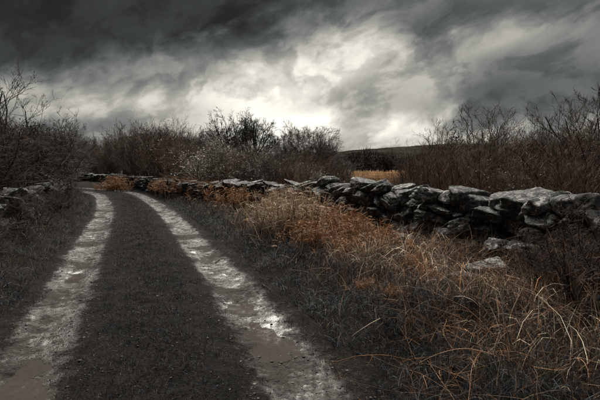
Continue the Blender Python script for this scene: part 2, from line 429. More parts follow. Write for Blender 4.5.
def build_wall(root, path, t0, t1, size_f, top_f, depth, rng, limit, stuff_label=None, lean=0.0):
    """courses of stones along a path; the stones that show largest become parts, the rest one joined part"""
    items = []; t_all = np.arange(t0, t1, .1); base_all = ground_h(path.at(t_all))
    base_sm = np.convolve(np.pad(base_all, 6, mode='edge'), np.ones(13)/13, 'valid')
    zc_ = None; course = 0; zlev = np.zeros(len(t_all))
    while course < 9:
        t = t0+rng.uniform(-.3, 0); any_ = False; newz = zlev.copy()
        while t < t1:
            sz = size_f(t); wl = sz*rng.uniform(.75, 1.9); hh = sz*rng.uniform(.38, .90); tc_ = t+wl/2
            i = int(np.clip((tc_-t0)/.1, 0, len(t_all)-1)); ia, ib = int(np.clip((t-t0)/.1, 0, len(t_all)-1)), int(np.clip((t+wl-t0)/.1, 1, len(t_all)))
            z0 = zlev[ia:ib+1].mean(); topz = top_f(tc_)
            if z0 < topz-.35*hh:
                any_ = True; hh = min(hh, max(topz-z0+.10, .5*hh))
                items.append((tc_, wl, hh, base_sm[i]+z0+hh/2-.05, course, z0+hh > topz-.08))
                newz[ia:ib+1] = np.maximum(z0+hh*.86, newz[ia:ib+1]*0+z0+hh*.86)
            t += wl*rng.uniform(.84, 1.0)
        zlev = newz; course += 1
        if not any_: break
    obs = []
    for (tt, wl, hh, z, cs, is_top) in items:
        p = path.at(tt, rng.normal(0, .075)+lean*cs); tg = path.tang(tt); ang = math.atan2(tg[1], tg[0])
        tilt = float(np.clip(rng.normal(0, .24 if not is_top else .32), -.5, .5))
        dist = math.hypot(p[0], p[1]); vis = p[1] > .6 and abs(p[0]) < .80*p[1]+.6
        dp = depth*rng.uniform(.85, 1.2)*(1.0 if not is_top else 1.08)
        obs.append((dist if vis else dist+100, (p[0], p[1], z), (wl*.56, dp/2*1.05, hh*.60), (rng.normal(0, .14), tilt, ang+rng.normal(0, .16)+(math.pi if rng.random() < .5 else 0))))
    obs.sort(key=lambda a: a[0])
    for k, (d, loc, scl, rot) in enumerate(obs[:limit]):
        me = ST_NEAR[rng.integers(len(ST_NEAR))] if d < 13 else ST_FAR[rng.integers(len(ST_FAR))]
        link('stone', me, root, loc=Vector(loc)-root.location, rot=rot, scale=scl)
    rest = obs[limit:]
    if rest:
        VV, FF, n0 = [], [], 0
        for (d, loc, scl, rot) in rest:
            me = ST_FAR[rng.integers(len(ST_FAR))]; c = np.empty(len(me.vertices)*3, dtype=np.float32); me.vertices.foreach_get('co', c)
            f = np.empty(len(me.polygons)*3, dtype=np.int32); me.polygons.foreach_get('vertices', f)
            from mathutils import Euler
            R_ = np.array(Euler(rot).to_matrix()); q = (c.reshape(-1, 3)*np.array(scl))@R_.T+np.array(loc)-np.array(root.location)
            VV.append(q); FF.append(f.reshape(-1, 3)+n0); n0 += len(q)
        link('far_stones', mesh_np('far_stones', np.concatenate(VV), np.concatenate(FF), M['stone'], True), root, kind='stuff')
    return len(obs)

rw = link('dry_stone_wall', None, label='long slumped dry stone wall of grey lichen-covered limestone right of the track', cat='stone wall', loc=(1.5, 6.7, gz(1.5, 6.7)))
rngw = np.random.default_rng(5)
wn = lambda t, f, a: (float(fbm(t*f, 3.3, 1.0, 3))-.5)*a
def size_r(t): return float(np.interp(t, [0, 4, 7, 9.5, 13, 40], [.28, .27, .235, .185, .16, .155]))
def top_r(t): return float(np.interp(t, [0, 4, 6, 8, 11, 15, 24, 40], [.80, .78, .74, .69, .66, .62, .62, .62]))+wn(t, .9, .30)
n1 = build_wall(rw, WALL_R, 0.2, WALL_R.len-.5, size_r, top_r, .46, rngw, 298)
WALL_L = Path([ROAD.at(s, -(HW+.95)) for s in np.linspace(4, 20.8, 12)], .1)
lw = link('dry_stone_wall', None, label='dark overgrown stone wall under the bare trees left of the track', cat='stone wall',
          loc=(*WALL_L.at(5.0), gz(*WALL_L.at(5.0))))
n2 = build_wall(lw, WALL_L, 0.2, WALL_L.len-.1, lambda t: .25, lambda t: .55+wn(t, .8, .25)+(.40 if t > WALL_L.len-1.1 else 0), .42, np.random.default_rng(8), 220)
# loose stones
for (px, py, sx_, sy_, sz_, rot, lab) in [
        (497, 262, .17, .13, .12, .3, 'pale fallen stone resting high against the foot of the right wall'),
        (489, 279, .20, .13, .10, -.3, 'pale flat-topped fallen stone in the grass below the right wall'),
        (468, 285, .17, .10, .07, .1, 'low flat stone half sunk in grass, nearest of the fallen stones'),
        (311, 243, .14, .12, .12, .2, 'rounded mossy brown stone among the orange bracken in front of the wall'),
        (404, 246, .17, .12, .10, .6, 'small dark stone slipped from the wall into the bracken')]:
    q = G(px, py, .2); link('fallen_stone', ST_NEAR[int(px) % 18], label=lab, cat='stone', group='stones fallen from the wall',
                           loc=(q[0], q[1], gz(*q)+sz_*.85), rot=(.1, rot*.4, rot), scale=(sx_*1.15, sy_*1.15, sz_*1.2))

# ------------------------------------------------------------------ plants: vectorised branching
def nrm(v): return v/np.maximum(np.linalg.norm(v, axis=-1, keepdims=True), 1e-9)
def grow(P0, D, Ln, K, wig, up, rng, kink=0.0):
    N = len(P0); P = np.empty((N, K, 3)); P[:, 0] = P0; d = nrm(D.copy()); st = (Ln/(K-1))[:, None]
    for i in range(1, K):
        P[:, i] = P[:, i-1]+d*st
        d = nrm(d+rng.normal(0, wig, (N, 3))+np.array([0, 0, up])+kink*np.sign(rng.normal(0, 1, (N, 3)))*.5)
    return P
def tubes(P, R0, R1, sides, rng=None):
    N, K, _ = P.shape; T = nrm(np.gradient(P, axis=1)); ov = nrm(P[:, -1]-P[:, 0])
    ref = np.where(np.abs(ov[:, 2:3]) < .8, np.array([[0, 0, 1.0]]), np.array([[1.0, 0, 0]]))
    a = nrm(np.cross(T, ref[:, None, :])); b = np.cross(T, a)
    rr = R0[:, None]+(R1-R0)[:, None]*np.linspace(0, 1, K)[None]
    th = np.arange(sides)*2*math.pi/sides
    ring = a[:, :, None, :]*np.cos(th)[None, None, :, None]+b[:, :, None, :]*np.sin(th)[None, None, :, None]
    V = (P[:, :, None, :]+ring*rr[:, :, None, None]).reshape(-1, 3)
    i = np.arange(N*K*sides).reshape(N, K, sides); j = np.roll(i, -1, axis=2)
    F = np.stack([i[:, :-1], j[:, :-1], j[:, 1:], i[:, 1:]], -1).reshape(-1, 4)
    return V, F
def children(P, Ln, n, tlo, thi, ang, ratio, rng, jit=.35, upb=0.0):
    N, K, _ = P.shape; idx = np.repeat(np.arange(N), n); t = rng.uniform(tlo, thi, len(idx))*(K-1)
    i = np.minimum(t.astype(int), K-2); f = (t-i)[:, None]; p = P[idx, i]*(1-f)+P[idx, i+1]*f; tg = nrm(P[idx, i+1]-P[idx, i])
    side = nrm(np.cross(tg, rng.normal(0, 1, (len(idx), 3)))); a = np.clip(rng.normal(ang, ang*.3, len(idx)), .15, 1.6)[:, None]
    d = tg*np.cos(a)+side*np.sin(a)+np.array([0, 0, upb])
    ln = Ln[idx]*ratio*rng.uniform(1-jit, 1+jit, len(idx))*(1.15-.55*t/(K-1))
    return p, nrm(d), ln, t/(K-1), idx
def merge(parts):
    VV, FF, n = [], [], 0
    for V_, F_ in parts: VV.append(V_); FF.append(F_+n); n += len(V_)
    return np.concatenate(VV), np.concatenate(FF)
class Plant:                      # a trunk mesh, a crown mesh and where the twig tips are
    def __init__(s, tr, cr, mat_t, mat_c, tips):
        s.trunk = mesh_np('trunk', *tr, mat_t, True); s.crown = mesh_np('crown', *cr, mat_c, True); s.tips = tips; s.extra = []
def shrub(seed, H, stems, spread, lvl, mat_t, mat_c, r0=.014, rt=.0022, wig=.16, up=.06, base=.25, kink=0.0, lean=.28, tlo=.2, sides=5, K0=8):
    rng = np.random.default_rng(seed); a = rng.uniform(0, 2*math.pi, stems); rad = base*np.sqrt(rng.random(stems))
    P0 = np.stack([rad*np.cos(a), rad*np.sin(a), np.full(stems, -.12)], 1)
    a2 = a+rng.normal(0, .6, stems); ln_ = np.abs(rng.normal(0, lean, stems))
    D = nrm(np.stack([np.cos(a2)*ln_*spread, np.sin(a2)*ln_*spread, np.ones(stems)], 1)); Ln = H*rng.uniform(.65, 1.08, stems)
    P = grow(P0, D, Ln, K0, wig, up, rng, kink); R = np.full(stems, r0)*rng.uniform(.6, 1.25, stems)
    tr = [tubes(P, R, R*.22+rt*.6, sides)]; cr = []; tips = [P[:, -1]]
    for (n, ang, ratio, w_, K, tl, upb) in lvl:
        p, d, Ln, t, idx = children(P, Ln, n, tl, .98, ang, ratio, rng, upb=upb)
        P = grow(p, d, Ln, K, w_, up*.6, rng, kink); R = np.maximum((R[idx]*(1-.75*t))*.55, rt)
        cr.append(tubes(P, R, np.maximum(R*.35, rt*.7), 3)); tips.append(P[:, -1])
    if len(lvl) > 2: tr.append(cr.pop(0))
    return Plant(merge(tr), merge(cr), mat_t, mat_c, np.concatenate(tips[-2:]))
TH = {}
# upright whippy thicket shrubs (blackthorn / hazel regrowth)
for i in range(4):
    TH['red%d' % i] = shrub(300+i, 1.9, 20, 1.0, [(8, .6, .42, .16, 5, .15, .2), (5, .6, .45, .18, 4, .1, .15)], M['red'], M['red'], r0=.015, rt=.0028, base=.6)
    TH['mid%d' % i] = shrub(320+i, 2.8, 22, 1.0, [(9, .6, .42, .15, 5, .15, .2), (8, .65, .42, .2, 4, .1, .1)], M['brown'], M[('brown', 'red', 'tan', 'brown')[i]], r0=.022, rt=.0050, base=.7)
for i in range(3):
    TH['lft%d' % i] = shrub(340+i, 2.4, 17, 1.1, [(8, .75, .45, .20, 6, .2, .1), (7, .75, .42, .22, 4, .1, .05), (3, .8, .45, .2, 3, .1, 0)], M['dark'], M['umber'], r0=.022, rt=.0034, base=.6, kink=.12, wig=.2)
TH['lace0'] = shrub(360, 2.3, 10, 1.2, [(9, .8, .5, .28, 6, .15, .0), (9, .9, .45, .3, 4, .1, 0)], M['brown'], M['pale'], r0=.02, rt=.004, base=.5, wig=.22)
TH['lace1'] = shrub(361, 2.0, 10, 1.2, [(9, .8, .5, .28, 6, .15, .0), (8, .9, .45, .3, 4, .1, 0)], M['brown'], M['tan'], r0=.02, rt=.004, base=.5, wig=.22)
# proper small trees
TH['open0'] = shrub(382, 2.4, 4, 1.1, [(7, .6, .5, .16, 6, .25, .2), (6, .6, .45, .18, 5, .15, .12), (7, .6, .45, .2, 4, .1, .1)], M['dark'], M['brown'], r0=.030, rt=.0032, base=.15, lean=.3, wig=.12)
TH['open1'] = shrub(383, 2.5, 5, 1.2, [(7, .6, .48, .16, 6, .25, .2), (6, .6, .45, .18, 5, .15, .12), (7, .6, .45, .2, 4, .1, .1)], M['dark'], M['brown'], r0=.030, rt=.0032, base=.2, lean=.32, wig=.12)
TH['crook0'] = shrub(384, 3.0, 4, 1.3, [(7, .75, .46, .2, 6, .25, .12), (6, .75, .42, .24, 5, .15, .05), (4, .7, .42, .25, 4, .1, 0)], M['dark'], M['dark'], r0=.045, rt=.0045, base=.2, kink=.16, wig=.18, lean=.35)
TH['crook1'] = shrub(385, 2.8, 4, 1.4, [(7, .75, .46, .2, 6, .25, .12), (6, .75, .42, .24, 5, .15, .05), (4, .7, .42, .25, 4, .1, 0)], M['dark'], M['dark'], r0=.042, rt=.0045, base=.2, kink=.16, wig=.18, lean=.4)
def dome_tree(seed, stem=.7, rx=2.6, rz=3.4, n=22, polar=1.45, counts=(6, 6, 6), rt=.0056, trim=1.0, mat='brown', r0=.05, jag=.35):
    """a short trunk from which limbs fan out to a rounded outline"""
    rng = np.random.default_rng(seed); a = np.arange(n)*2.39996+rng.normal(0, .15, n); pol = polar*np.sqrt((np.arange(n)+.5)/n)
    D = np.stack([np.cos(a)*np.sin(pol), np.sin(a)*np.sin(pol), np.cos(pol)], 1); er = 1/np.sqrt((D[:, 0]**2+D[:, 1]**2)/rx**2+D[:, 2]**2/rz**2)
    P0 = np.zeros((n, 3)); P0[:, 2] = stem+rng.uniform(-.35, .15, n); P0[:, :2] = rng.normal(0, .03, (n, 2)); Ln = er*rng.uniform(.60, .72, n)
    T0 = grow(np.array([[0, 0, -.2]]), np.array([[.02, .02, 1.0]]), np.array([stem+.35]), 6, .05, 0, rng)
    tr = [tubes(T0, np.array([r0*2.3]), np.array([r0*1.8]), 7)]
    P = grow(P0, D, Ln, 8, .05, .01, rng); R = np.full(n, r0)*rng.uniform(.6, 1.1, n); tr.append(tubes(P, R, R*.35, 5)); cr = []
    for (m_, ratio, K) in [(counts[0], .64, 6), (counts[1], .60, 5), (counts[2], .55, 4)]:
        p, d, Ln, t, idx = children(P, Ln, m_, .30, .99, .72, ratio, rng, jit=.3, upb=.06)
        P = grow(p, d, Ln, K, .12, .03, rng); R = np.maximum(R[idx]*(1-.6*t)*.5, rt); cr.append(tubes(P, R, np.maximum(R*.4, rt*.75), 3))
    V_, F_ = merge(cr); q = np.linalg.norm((V_-np.array([0, 0, stem]))/np.array([rx, rx, rz]), axis=1)
    q2 = q*(1+jag*(fbm(V_[:, 0]*1.5, V_[:, 1]*1.5, V_[:, 2]*1.5, 3)-.5))
    keep = (q2[F_] < trim).all(1)
    return Plant(merge(tr), (V_, F_[keep]), M['dark'], M[mat], P[:, -1])
TH['tree0'] = dome_tree(380, 1.5, 1.55, 3.1, 19, 1.0, (6, 6, 6), .0056, 1.0, 'dark', .045, .45)
TH['tree1'] = dome_tree(381, 1.4, 1.6, 3.2, 16, 1.05, (7, 6, 6), .0056, 1.0, 'dark', .05, .45)
TH['dome'] = dome_tree(390, .75, 2.75, 3.7, 46, 1.40, (6, 7, 6), .0058, 1.0, 'brown', .032, .12)

def place(key, name, label, cat, x, y, sc_, rz, group, zoff=0.0, extra=None):
    if isinstance(sc_, (int, float)): sc_ = (sc_, sc_, sc_)
    root = link(name, None, label=label, cat=cat, group=group, loc=(x, y, gz(x, y)+zoff), rot=(0, 0, rz), scale=sc_)
    t = TH[key]; link('trunk' if cat == 'tree' else 'stems', t.trunk, root); link('crown' if cat == 'tree' else 'twigs', t.crown, root)
    for nm, me in t.extra: link(nm, me, root, kind='stuff')
    return root
def P_at(px, Y):                      # lateral position that a pixel column has at depth Y
    return (px-300)/400*Y

# pale seed heads (old man's beard) on the lace shrubs
def seed_heads(key, n, r, seed):
    rng = np.random.default_rng(seed); t = TH[key].tips; t = t[t[:, 2] > .6]; c = t[rng.integers(0, len(t), n)]+rng.normal(0, .05, (n, 3))
    bm = bmesh.new(); bmesh.ops.create_icosphere(bm, subdivisions=1, radius=1); D = np.array([v.co[:] for v in bm.verts]); F = np.array([[v.index for v in f.verts] for f in bm.faces]); bm.free()
    sz = r*rng.uniform(.5, 1.3, n); V_ = (c[:, None]+D[None]*sz[:, None, None]*rng.uniform(.6, 1.4, (n, len(D), 1))).reshape(-1, 3)
    F_ = (F[None]+(np.arange(n)*len(D))[:, None, None]).reshape(-1, 3); TH[key].extra.append(('seed_heads', mesh_np('seed_heads', V_, F_, M['seed'])))
seed_heads('lace0', 700, .026, 1); seed_heads('lace1', 120, .024, 2)

ORD = 'first second third fourth fifth sixth seventh eighth ninth tenth eleventh twelfth thirteenth fourteenth fifteenth sixteenth seventeenth eighteenth nineteenth twentieth'.split()
def ordn(i): return ORD[i] if i < 20 else ('twenty-'+ORD[i-20])
def rank(lst, i): return ordn(sorted(range(len(lst)), key=lambda j: lst[j][0]).index(i))
def U(a, b): return RNG.uniform(a, b)
# --- right of the wall: reddish thicket with trees rising out of it
gR = 'reddish bare shrubs of the thicket behind the right wall'
lab_rf = 'upright reddish-brown bare shrub in the front row of the thicket behind the right wall'
lab_rb = 'reddish-brown bare shrub in the rear rows of the thicket behind the right wall'
k = 0
FR = [(404, 9.6, .62), (425, 9.0, .78), (448, 8.6, .86), (470, 8.2, .88), (495, 7.8, .86), (520, 7.3, .88), (548, 6.9, .86), (578, 6.5, .88), (606, 6.1, .95)]
for i, (px, Y, s_) in enumerate(FR):
    place('red%d' % (k % 4), 'thicket_shrub', rank(FR, i)+' reddish bare shrub from the left in the front row behind the right wall', 'shrub', P_at(px, Y), Y, (s_*.98, s_*.98, s_*U(.80, .90)), U(0, 6), gR); k += 1
RR = [(412, 13, .80), (436, 12.4, 1.0), (456, 12, 1.12), (478, 11.4, 1.15), (502, 11, 1.12), (528, 10.4, 1.16), (556, 9.8, 1.14), (585, 9.2, 1.16), (610, 8.6, 1.15),
                    (446, 15.5, 1.2), (490, 15, 1.3), (535, 14, 1.32), (580, 12.6, 1.35), (468, 13.5, 1.2), (512, 12.6, 1.2), (560, 11.3, 1.2), (600, 10.8, 1.25), (426, 15, .95)]
for i, (px, Y, s_) in enumerate(RR):
    place('red%d' % (k % 4), 'thicket_shrub', rank(RR, i)+' reddish bare shrub from the left in the rear of the right thicket', 'shrub', P_at(px, Y), Y, (s_*1.0, s_*1.0, s_*U(.72, .84)), U(0, 6), gR); k += 1
MX = [(418, 12.6, .50), (434, 12.0, .62), (455, 11.6, .70), (474, 11.0, .72), (496, 10.6, .70), (520, 10.2, .72), (545, 9.8, .70), (570, 9.3, .72), (596, 8.8, .74), (450, 14.2, .84), (485, 13.8, .86), (525, 13.2, .86), (562, 12.2, .84), (602, 11.2, .86)]
for i, (px, Y, s_) in enumerate(MX):
    place('mid%d' % (i % 4), 'thicket_shrub', rank(MX, i)+' brown twiggy shrub from the left in the middle of the right thicket', 'shrub', P_at(px, Y), Y, (s_*.95, s_*.95, s_*.84), U(0, 6), gR)
gT = 'bare trees standing out of the right thicket'
for (key, px, Y, s_, lab) in [('open0', 477, 12.5, 1.15, 'bare twiggy tree tallest in the middle of the right thicket'),
                              ('open1', 445, 13.2, .92, 'small bare tree at the left end of the right thicket'),
                              ('open1', 548, 11.5, 1.02, 'bare twiggy tree right of the tallest one in the right thicket'),
                              ('open0', 590, 10.5, 1.12, 'bare tree at the far right edge above the thicket'),
                              ('open1', 515, 13.8, .95, 'low bare tree in the dip between the right thicket trees')]:
    place(key, 'bare_tree', lab, 'tree', P_at(px, Y), Y, (s_*1.22, s_*1.22, s_*1.08), U(0, 6), gT)
place('lace1', 'pale_shrub', 'pale grey tangled shrub low in front of the right thicket behind the wall', 'shrub', P_at(518, 6.9), 6.9, (.5, .5, .5), 1.0, None)
# --- mid thicket between the wall and the skyline trees
gM = 'bare shrubs of the thicket behind the far half of the right wall'
hm = lambda px: float(np.interp(px, [150, 190, 215, 235, 320], [.95, .90, .74, .68, .68]))
lab_m = 'brown bare shrub in the thicket behind the far half of the right wall'
k = 0
MR = [(338, 13.2, .42), (322, 13.6, .60), (302, 14.2, .72), (282, 14.8, .78), (262, 15.4, .82), (243, 16, .86), (224, 17, .86), (206, 18.5, .92), (190, 20, .98), (174, 21.5, 1.05),
                    (160, 23.5, 1.1), (147, 26, 1.18), (136, 29, 1.2), (318, 18, .72), (298, 18.5, .86), (272, 19, .98), (250, 19.5, 1.02), (230, 20.5, 1.08), (212, 22, 1.15), (196, 23.5, 1.22), (180, 25.5, 1.3), (165, 28, 1.4), (150, 31, 1.5), (286, 24, .95), (264, 26, 1.1), (242, 27, 1.2), (218, 28, 1.25), (196, 30, 1.3), (174, 33, 1.45), (140, 34, 1.5), (312, 22, .75), (343, 15.5, .55), (348, 18, .62), (334, 17, .62)]
for i, (px, Y, s_) in enumerate(MR):
    place('mid%d' % (k % 4), 'thicket_shrub', (rank(MR[:13], i)+' brown bare shrub from the left in the front row behind the far wall' if i < 13 else rank(MR[13:], i-13)+' brown bare shrub from the left in the rear rows behind the far wall'), 'shrub', P_at(px, Y), Y, (s_*1.05*hm(px), s_*1.05*hm(px), s_*U(.92, 1.06)*hm(px)), U(0, 6), gM); k += 1
place('lace0', 'flowering_shrub', 'brown shrub dotted all over with pale seed fluff behind the far wall', 'shrub', P_at(208, 16.8), 16.8, (1.05, 1.05, 1.0), .3, None)
place('lace0', 'flowering_shrub', 'pale fluffy shrub in front of the forked bare tree', 'shrub', P_at(252, 15.2), 15.2, (.72, .72, .85), 2.0, None)
place('lace0', 'flowering_shrub', 'low pale fluffy shrub beside the field gap right of the domed tree', 'shrub', P_at(321, 12.6), 12.6, (.42, .42, .40), 4.0, None)
place('lace1', 'flowering_shrub', 'tangled grey-brown shrub between the two tallest middle trees and the wall', 'shrub', P_at(236, 15.8), 15.8, (.8, .8, .9), 5.0, None)
place('lace1', 'flowering_shrub', 'pale twiggy shrub left of the seed-fluff shrub behind the far wall', 'shrub', P_at(188, 18.6), 18.6, (1.15, 1.15, 1.1), 2.6, None)
place('lace1', 'flowering_shrub', 'tan twiggy shrub below the domed tree', 'shrub', P_at(292, 14.6), 14.6, (.75, .75, .78), .6, None)
place('lace0', 'flowering_shrub', 'pale fluffy shrub below the left of the two dark skyline trees', 'shrub', P_at(228, 16.4), 16.4, (.85, .85, .95), 3.6, None)
place('dome', 'bare_tree', 'round dome-shaped bare tree on the skyline beside the field gap', 'tree', P_at(307, 27), 27, (1.14, 1.14, 1.06), .4, None)
place('tree0', 'bare_tree', 'bare spreading tree, left of the two dark middle trees on the skyline', 'tree', P_at(227, 25), 25, 1.17, .9, None)
place('tree1', 'bare_tree', 'dark forked bare tree just left of the domed tree', 'tree', P_at(256, 24), 24, 1.17, 2.2, None)
for (px, Y, s_, lab) in [(200, 27, .95, 'small bare tree above the pale fluffy shrub on the skyline'), (158, 28, 1.12, 'bare tree above the far stone wall with upright branches'),
                         (137, 31, 1.05, 'leaning bare tree right of the bend in the track'), (178, 30, 1.05, 'thin bare tree between the far wall trees on the skyline')]:
    place('tree%d' % (int(px) % 2), 'bare_tree', lab, 'tree', P_at(px, Y), Y, s_*.96, U(0, 6), 'bare trees along the skyline of the far thicket')
# --- beyond the bend
gB = 'dark bare shrubs closing the view beyond the bend'
k = 0
BR_ = [(128, 36, 1.35), (114, 38, 1.3), (100, 38, 1.25), (86, 37, 1.25), (72, 36, 1.3), (120, 42, 1.5), (104, 43, 1.4), (90, 43, 1.4), (136, 40, 1.5), (60, 33, 1.3), (108, 35, 1.0), (94, 34, .95), (122, 34.5, 1.05)]
for i, (px, Y, s_) in enumerate(BR_):
    place('mid%d' % (k % 4), 'thicket_shrub', rank(BR_, i)+' dark bare shrub from the left in the thicket beyond the bend', 'shrub', P_at(px, Y), Y, s_, U(0, 6), gB); k += 1
# --- left of the track
gL = 'dark tangled shrubs over the left wall'
k = 0
LR = [(-22, 7.6, .82), (2, 8.4, .82), (22, 9.4, .84), (40, 10.6, .84), (54, 12, .88), (66, 13.6, .92), (76, 15.4, .95), (-12, 11, 1.0), (14, 12, 1.0), (34, 13.5, 1.05), (50, 15.5, 1.08), (64, 17.5, 1.1), (78, 19.5, 1.12), (90, 22, 1.15), (84, 25, 1.25), (97, 27, 1.25), (-30, 9.5, 1.0), (6, 10, 1.0), (26, 11, 1.0), (44, 12.6, 1.05), (58, 14.5, 1.1), (70, 16.8, 1.12), (30, 16, 1.25), (56, 20, 1.3), (74, 23, 1.35), (6, 14, 1.2)]
for i, (px, Y, s_) in enumerate(LR):
    x = P_at(px, Y); u = ROAD.su([(x, Y)])[1][0]
    if u > -3.1: x += -3.1-u
    place('lft%d' % (k % 3), 'thicket_shrub', rank(LR, i)+' dark tangled bare shrub from the left in the thicket behind the left wall', 'shrub', x, Y, (s_*1.05, s_*1.05, s_*U(.78, .92)), U(0, 6), gL); k += 1
for i, t in enumerate(np.linspace(.8, 13.5, 9)):
    x, y = WALL_L.at(t, .30); s_ = float(U(.24, .34))
    place('lft%d' % (i % 3), 'low_bush', ordn(i)+' low dark bush from the near end of the left wall, on its road side', 'bush', x, y, (s_*1.3, s_*1.3, s_), U(0, 6), 'low bushes against the left wall')
for (key, px, Y, s_, rz, lab) in [('crook0', 10, 9.8, 1.02, .5, 'tall crooked bare tree at the left edge of the picture'), ('crook1', -14, 8.8, 1.0, 2.0, 'crooked bare tree cut by the left edge of the picture'),
                                  ('crook1', 56, 12.2, 1.0, 4.4, 'crooked bare tree with a long branch reaching towards the track'), ('crook0', 36, 12.0, .95, 3.1, 'crooked bare tree between the two tall left trees'), ('crook1', 22, 9.0, .86, 1.1, 'shorter crooked bare tree right beside the tall one at the left edge'), ('crook1', 30, 10.4, .98, 2.7, 'crooked bare tree rising behind the dark rounded evergreen'), ('crook0', 0, 10.8, 1.1, 4.0, 'dense crooked tree behind the tall one at the left edge'), ('crook0', 68, 14.5, .9, 5.3, 'crooked bare tree nearest the end of the left wall')]:
    place(key, 'bare_tree', lab, 'tree', P_at(px, Y), Y, s_*.9, rz, 'crooked bare trees behind the left wall')
# evergreen, ivy-clad bushes
def leaf_bush(seed, n, rx, rz_):
    rng = np.random.default_rng(seed); cc = nrm(rng.normal(0, 1, (26, 3)))*rng.uniform(.25, .85, (26, 1))*np.array([rx, rx, rz_])+np.array([0, 0, rz_*1.05])
    p = cc[rng.integers(0, 26, n)]+rng.normal(0, .17, (n, 3))*np.array([rx, rx, rz_]); a = nrm(rng.normal(0, 1, (n, 3))); b_ = nrm(np.cross(a, rng.normal(0, 1, (n, 3)))); s_ = rng.uniform(.018, .04, n)[:, None]
    V_ = np.stack([p-a*s_, p+b_*s_*.6, p+a*s_, p-b_*s_*.6], 1).reshape(-1, 3); F_ = np.arange(4*n).reshape(-1, 4)
    c_ = np.repeat(np.array([.012, .017, .015])*rng.uniform(.5, 1.8, (n, 1)), 4, axis=0)
    P = grow(np.tile([[0, 0, -.15]], (9, 1))+rng.normal(0, .06, (9, 3)), nrm(np.c_[rng.normal(0, .35, (9, 2)), np.ones(9)]), np.full(9, rz_*1.5), 6, .1, .02, rng)
    t = Plant(tubes(P, np.full(9, .025), np.full(9, .008), 5), tubes(P[:, 2:4], np.full(9, .01), np.full(9, .006), 3), M['dark'], M['dark'], P[:, -1])
    t.crown = mesh_np('crown', V_, F_, M['leaf'], cols=c_); return t
TH['ever'] = leaf_bush(77, 5200, .85, 1.0)
for (px, Y, s_, lab) in [(36, 11.5, (1.0, 1.0, 1.02), 'dark rounded evergreen bush among the left trees'),
                         (283, 20.5, (.75, .75, .95), 'dark ivy-clad bush between the forked tree and the domed tree'), (455, 14.5, (.8, .8, 1.1), 'small dark evergreen on the left shoulder of the right thicket')]:
    place('ever', 'evergreen_bush', lab, 'bush', P_at(px, Y), Y, s_, U(0, 6), None)
# pale twisted sapling by the left wall
rng_s = np.random.default_rng(3); q = ROAD.at(ROAD.su([G(60, 212)])[0][0], -(HW+.5)); 
Ps = grow(np.array([[0, 0, -.1]]), np.array([[.05, 0, 1.0]]), np.array([1.45]), 12, .22, .05, rng_s); pp, dd, LL, tt, ii = children(Ps, np.array([1.4]), 9, .35, .98, .7, .35, rng_s)
P2 = grow(pp, dd, LL, 7, .25, .05, rng_s)
sap = link('sapling', None, label='pale twisted bare sapling in front of the left wall', cat='tree', loc=(q[0], q[1], gz(*q)))
link('trunk', mesh_np('trunk', *tubes(Ps, np.array([.026]), np.array([.010]), 6), M['pale'], True), sap)
link('crown', mesh_np('crown', *tubes(P2, np.full(9, .010), np.full(9, .003), 4), M['pale'], True), sap)

# far wood and hedgerows at the foot of the hill
def far_wood():
    rng = np.random.default_rng(21); VV, FF, n0 = [], [], 0
    for i in range(640):
        if i < 300: Y = 104+rng.random()**2*170; x = P_at(rng.uniform(318, 470), Y); h = rng.uniform(2.0, 4.2)*(.55+1.1*float(fbm(x*.12, Y*.05, 3.0, 2)))
        else: Y = rng.uniform(170, 520); x = P_at(rng.uniform(250, 560), Y); h = rng.uniform(3.5, 9)
        n = 110; c_ = nrm(rng.normal(0, 1, (n, 3)))*rng.uniform(.2, 1, (n, 1))**.5*np.array([h*.42, h*.42, h*.38])+np.array([0, 0, h*.55])
        D = nrm(c_-np.array([0, 0, h*.1])+rng.normal(0, .25*h, (n, 3)))
        P = grow(c_, D, rng.uniform(.12, .3, n)*h, 3, .2, .03, rng); V_, F_ = tubes(P, np.full(n, .0006*Y+.02), np.full(n, .0003*Y), 3)
        Pt = grow(np.array([[0, 0, -.3]]), np.array([[0, 0, 1.0]]), np.array([h*.7]), 3, .05, 0, rng); V_, F_ = merge([(V_, F_), tubes(Pt, np.array([.14]), np.array([.06]), 4)])
        z = gz(x, Y) if Y < 300 else max(gz(x, Y), float(hill_h(np.array([[x, Y]]))[0]))
        VV.append(V_+np.array([x, Y, z])); FF.append(F_+n0); n0 += len(V_)
    link('far_wood', mesh_np('far_wood', np.concatenate(VV), np.concatenate(FF), M['dark'], True), label='dark far-off wood and hedgerows below the hill beyond the field', cat='wood', kind='stuff')
far_wood()

